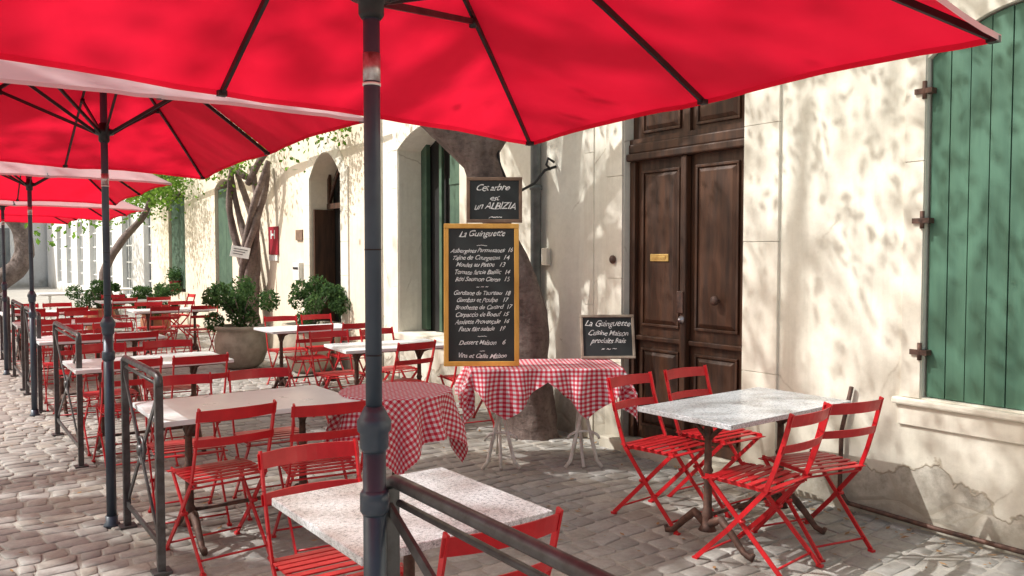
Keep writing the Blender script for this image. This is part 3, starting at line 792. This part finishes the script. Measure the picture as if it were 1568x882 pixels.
# ------------------------------------------------------------------ trees
def smooth_path(pts, rads, sub=5):
    P = []; Q = []
    n = len(pts)
    for i in range(n - 1):
        p0 = V(pts[max(i - 1, 0)]); p1 = V(pts[i]); p2 = V(pts[i + 1]); p3 = V(pts[min(i + 2, n - 1)])
        for k in range(sub):
            t = k / sub
            P.append(.5 * ((2 * p1) + (-p0 + p2) * t + (2 * p0 - 5 * p1 + 4 * p2 - p3) * t * t + (-p0 + 3 * p1 - 3 * p2 + p3) * t ** 3))
            Q.append(rads[i] * (1 - t) + rads[i + 1] * t)
    P.append(V(pts[-1])); Q.append(rads[-1]); return P, Q
b = B()
def limb(pts, rads, n=14, wob=.16, mat='bark'):
    P, Q = smooth_path(pts, rads); b.tube(P, Q, mat, n, wob=wob)
limb([(4.36, 5.77, -.05), (4.35, 5.78, .2), (4.31, 5.80, .8), (4.27, 5.82, 1.25), (4.14, 5.92, 1.75), (4.03, 6.00, 2.25), (3.93, 6.10, 2.68)], [.25, .22, .205, .19, .135, .14, .18], 24, .22)
limb([(4.02, 6.04, 2.45), (3.66, 6.30, 2.84), (3.28, 6.55, 3.15), (2.7, 6.6, 3.9), (2.1, 6.3, 4.8), (1.2, 6.6, 5.6)], [.17, .15, .13, .11, .08, .03], 16)
limb([(3.96, 6.05, 2.4), (4.15, 5.93, 2.78), (4.42, 5.6, 3.4), (4.2, 5.0, 4.4), (3.4, 4.3, 5.3), (2.4, 3.2, 5.9)], [.14, .12, .10, .09, .07, .03], 16)
limb([(3.95, 6.08, 2.6), (3.9, 6.5, 3.3), (4.1, 7.3, 4.2), (3.6, 8.3, 5.2), (2.8, 9.2, 5.9)], [.15, .12, .10, .07, .03])
limb([(3.4, 6.5, 3.1), (3.3, 5.4, 4.2), (2.8, 4.6, 5.2), (3.6, 3.0, 5.8)], [.10, .09, .07, .03])
limb([(3.1, 6.6, 3.5), (3.2, 7.4, 4.6), (2.3, 7.9, 5.6)], [.09, .07, .03])
limb([(4.2, 5.0, 4.4), (4.2, 4.0, 5.2), (4.0, 2.4, 5.7), (3.3, 1.2, 6.1)], [.08, .06, .04, .02])
lr = random.Random(21)
nclump = 0
while nclump < 230:
    x = lr.uniform(-.2, 5.6); y = lr.uniform(.6, 11.0); z = lr.uniform(4.6, 6.6)
    e = ((x - 2.9) / 3.0) ** 2 + ((y - 5.3) / 4.7) ** 2 + ((z - 5.6) / 1.3) ** 2
    if e > 1: continue
    nclump += 1
    cs = lr.uniform(.22, .40)
    for k in range(44):
        p = V((x, y, z)) + V((lr.gauss(0, cs), lr.gauss(0, cs), lr.gauss(0, cs * .35)))
        b.leaf(p, .085, 'leaf', lr, .5)
b.obj('albizia_tree')
# big tree out of view, added to filter and soften sun on wall and terrace
b = B()
limb([(-5.2, 9.0, -.05), (-5.2, 9.0, 1.2), (-5.0, 9.1, 3.5), (-5.1, 9.0, 6)], [.5, .38, .33, .28], 20, .12)
for (ex, ey, ez) in ((-2.2, 7, 11), (-7.5, 6.5, 11.3), (-3, 11.5, 11.2), (-7.5, 11.5, 11), (-4.6, 5.0, 11.8), (-5, 9, 12.5)):
    limb([(-5.1, 9.0, 5.4), ((-5.1 + ex) / 2 + .2, (9 + ey) / 2, 7.9), (ex, ey, ez)], [.2, .13, .04], 10)
nclump = 0
while nclump < 150:
    x = lr.uniform(-10, -.4); y = lr.uniform(3, 15.0); z = lr.uniform(9.2, 13)
    e = ((x + 5.1) / 4.6) ** 2 + ((y - 8.9) / 5.4) ** 2 + ((z - 11.1) / 1.9) ** 2
    if e > 1: continue
    nclump += 1
    cs = lr.uniform(.25, .55)
    for k in range(46):
        p = V((x, y, z)) + V((lr.gauss(0, cs), lr.gauss(0, cs), lr.gauss(0, cs * .5)))
        b.leaf(p, .14, 'leaf', lr, .65)
b.obj('added_shade_tree')

# climbing vine by the wall
b = B(); vr = random.Random(9)
for k in range(6):
    ph = k * 1.05; bx, by = 4.42, 13.75
    pts = []; rads = []
    for i in range(11):
        t = i / 10; z = -.02 + 3.1 * t
        rr2 = .10 + .10 * t * (1.2 if k % 2 else .6)
        pts.append((bx + rr2 * math.cos(ph + t * 5) * .8, by + rr2 * 1.5 * math.sin(ph + t * 5) + (k - 2.5) * .14 * t * t * 2, z)); rads.append(.085 - .045 * t + vr.uniform(0, .01))
    limb(pts, rads, 10, .3)
limb([(4.42, 13.7, 2.8), (4.4, 12.8, 3.2), (4.35, 11.6, 3.35), (4.35, 10.2, 3.4), (4.35, 9.2, 3.45)], [.06, .05, .04, .035, .02], 8)
limb([(4.42, 13.8, 2.9), (4.3, 15, 3.3), (4.3, 17, 3.3), (4.2, 20, 3.2)], [.06, .05, .04, .02], 8)
for k in range(190):
    t = vr.random() ** 1.2; y = 10.2 + 12.0 * t; x = 4.4 - abs(vr.gauss(0, .28)); z = 3.42 + vr.gauss(0, .18) - (.25 if y > 17 else 0)
    if noise.noise(V((y * .9, 0, z))) < -.12: continue
    c = vr.uniform(.1, .2)
    for j in range(32): b.leaf((x + vr.gauss(0, c), y + vr.gauss(0, c * 1.3), z + vr.gauss(0, c)), .075, 'leaf_vine', vr, .6)
b.obj('wisteria_vine')
b = B(); limb([(3.4, 19.5, -.02), (3.2, 19.2, .6), (3.1, 19.3, 1.2), (3.5, 19.5, 1.9), (4.0, 19.6, 2.5), (4.2, 19.5, 3.2)], [.12, .10, .09, .08, .07, .04], 10)
for k in range(60):
    c = V((4.0 + vr.gauss(0, .5), 19.5 + vr.gauss(0, 1.2), 3.2 + vr.gauss(0, .25)))
    for j in range(40): b.leaf(c + V((vr.gauss(0, .2), vr.gauss(0, .2), vr.gauss(0, .15))), .1, 'leaf_vine', vr, .6)
b.obj('leaning_fig_tree')
b = B(); limb([(1.2, 26, -.02), (1.4, 26, .7), (2.1, 26, 1.3), (2.2, 26.3, 2.2), (1.6, 26.5, 3.2), (1.3, 26.5, 4.4)], [.32, .28, .25, .22, .18, .1], 12)
for k in range(90):
    c = V((1.4 + vr.gauss(0, 1.5), 27 + vr.gauss(0, 1.5), 4.6 + vr.gauss(0, .8)))
    for j in range(40): b.leaf(c + V((vr.gauss(0, .3), vr.gauss(0, .3), vr.gauss(0, .2))), .14, 'leaf_vine', vr, .6)
b.obj('street_tree')

# ------------------------------------------------------------------ potted shrubs
def pot(x, y, r, h, bush_r, seed, mat='terra', name='potted_shrub', nleaf=4200, ls=.055):
    b = B(); q = random.Random(seed)
    b.lathe((x, y, 0), [(r * .55, 0), (r * .78, h * .12), (r * .98, h * .45), (r, h * .68), (r * .9, h * .86), (r * .88, h * .9), (r * 1.0, h * .93), (r * 1.0, h), (r * .85, h), (r * .82, h * .9)], mat, 32)
    b.lathe((x, y, h * .88), [(r * .8, 0), (r * .8, .01)], 'soil', 20)
    for k in range(7):
        a = q.uniform(0, 6.28); b.tube([(x, y, h * .85), (x + .3 * bush_r * math.cos(a), y + .3 * bush_r * math.sin(a), h + bush_r * .5), (x + .6 * bush_r * math.cos(a), y + .6 * bush_r * math.sin(a), h + bush_r * .9)], [.012, .009, .004], 'bark', 6)
    cl = [(V((q.gauss(0, .5), q.gauss(0, .5), q.uniform(-.35, .8))), q.uniform(.22, .42)) for _ in range(14)]
    for k in range(nleaf):
        c, rr3 = q.choice(cl); d = V((q.gauss(0, 1), q.gauss(0, 1), q.gauss(0, 1))).normalized() * rr3 * q.uniform(.6, 1.05)
        p = V((x, y, h + bush_r * .45)) + (c * .95 + d) * bush_r
        if p.z < h * .75: p.z = h * .75 + q.random() * .1
        b.leaf(p, ls, 'leaf_bush', q, .5)
    b.obj(name)
pot(3.62, 11.6, .37, .60, .46, 1); pot(4.28, 10.65, .40, .66, .42, 2, nleaf=3200)
pot(3.7, 17.3, .28, .45, .38, 3, 'terra2'); pot(2.9, 18.6, .3, .5, .4, 5, 'terra2')
b = B(); b.lathe((4.62, 19.6, .757), [(.09, 0), (.13, .24), (.14, .25), (.12, .25)], 'redsign', 18); q = random.Random(4)
for k in range(500): b.leaf((4.62 + q.gauss(0, .08), 19.6 + q.gauss(0, .12), 1.12 + q.gauss(0, .08)), .06, 'leaf_bush', q)
b.obj('red_flower_pot')

b = B(); q = random.Random(8)
for k in range(420):
    x, y = q.uniform(.2, 4.6), q.uniform(1.5, 9)
    if q.random() < .4: x = 4.62 - abs(q.gauss(0, .15))
    p = V((x, y, .010)); a = q.uniform(0, 6.28); l = q.uniform(.012, .028)
    d = V((math.cos(a), math.sin(a), q.uniform(-.2, .2))); e = V((-math.sin(a), math.cos(a), q.uniform(-.2, .2)))
    b.add([p - d * l, p + e * l * .4, p + d * l, p - e * l * .4], [(0, 1, 2, 3)], 'dryleaf')
b.obj('fallen_leaves')

# ------------------------------------------------------------------ light
sd = V((.60, -.33, -.73)).normalized()
sun = bpy.data.lights.new('sun', 'SUN'); sun.energy = 5; sun.angle = rad(.5); sun.color = (1, .975, .93)
so = bpy.data.objects.new('sun', sun); scene.collection.objects.link(so); so.rotation_euler = sd.to_track_quat('-Z', 'Y').to_euler()
w = bpy.data.worlds.new('World'); scene.world = w; w.use_nodes = True
nt = w.node_tree; bg = nt.nodes['Background']
sky = nt.nodes.new('ShaderNodeTexSky'); sky.sky_type = 'NISHITA'; sky.sun_disc = False
sky.sun_elevation = math.asin(-sd.z); sky.sun_rotation = math.atan2(-sd.x, -sd.y)
sky.air_density = 1.7; sky.dust_density = 6.0; sky.ozone_density = 1.0
nt.links.new(sky.outputs[0], bg.inputs[0]); bg.inputs[1].default_value = .15
scene.view_settings.view_transform = 'Standard'; scene.view_settings.look = 'None'; scene.view_settings.exposure = 0

cam = bpy.data.cameras.new('camera'); co = bpy.data.objects.new('camera', cam); scene.collection.objects.link(co)
cam.sensor_width = 36; cam.lens = 28.7; cam.clip_end = 500; cam.clip_start = .05
co.location = (0, 0, 1.6); co.rotation_euler = (rad(90 - 2.34), 0, rad(-35.7))
scene.camera = co
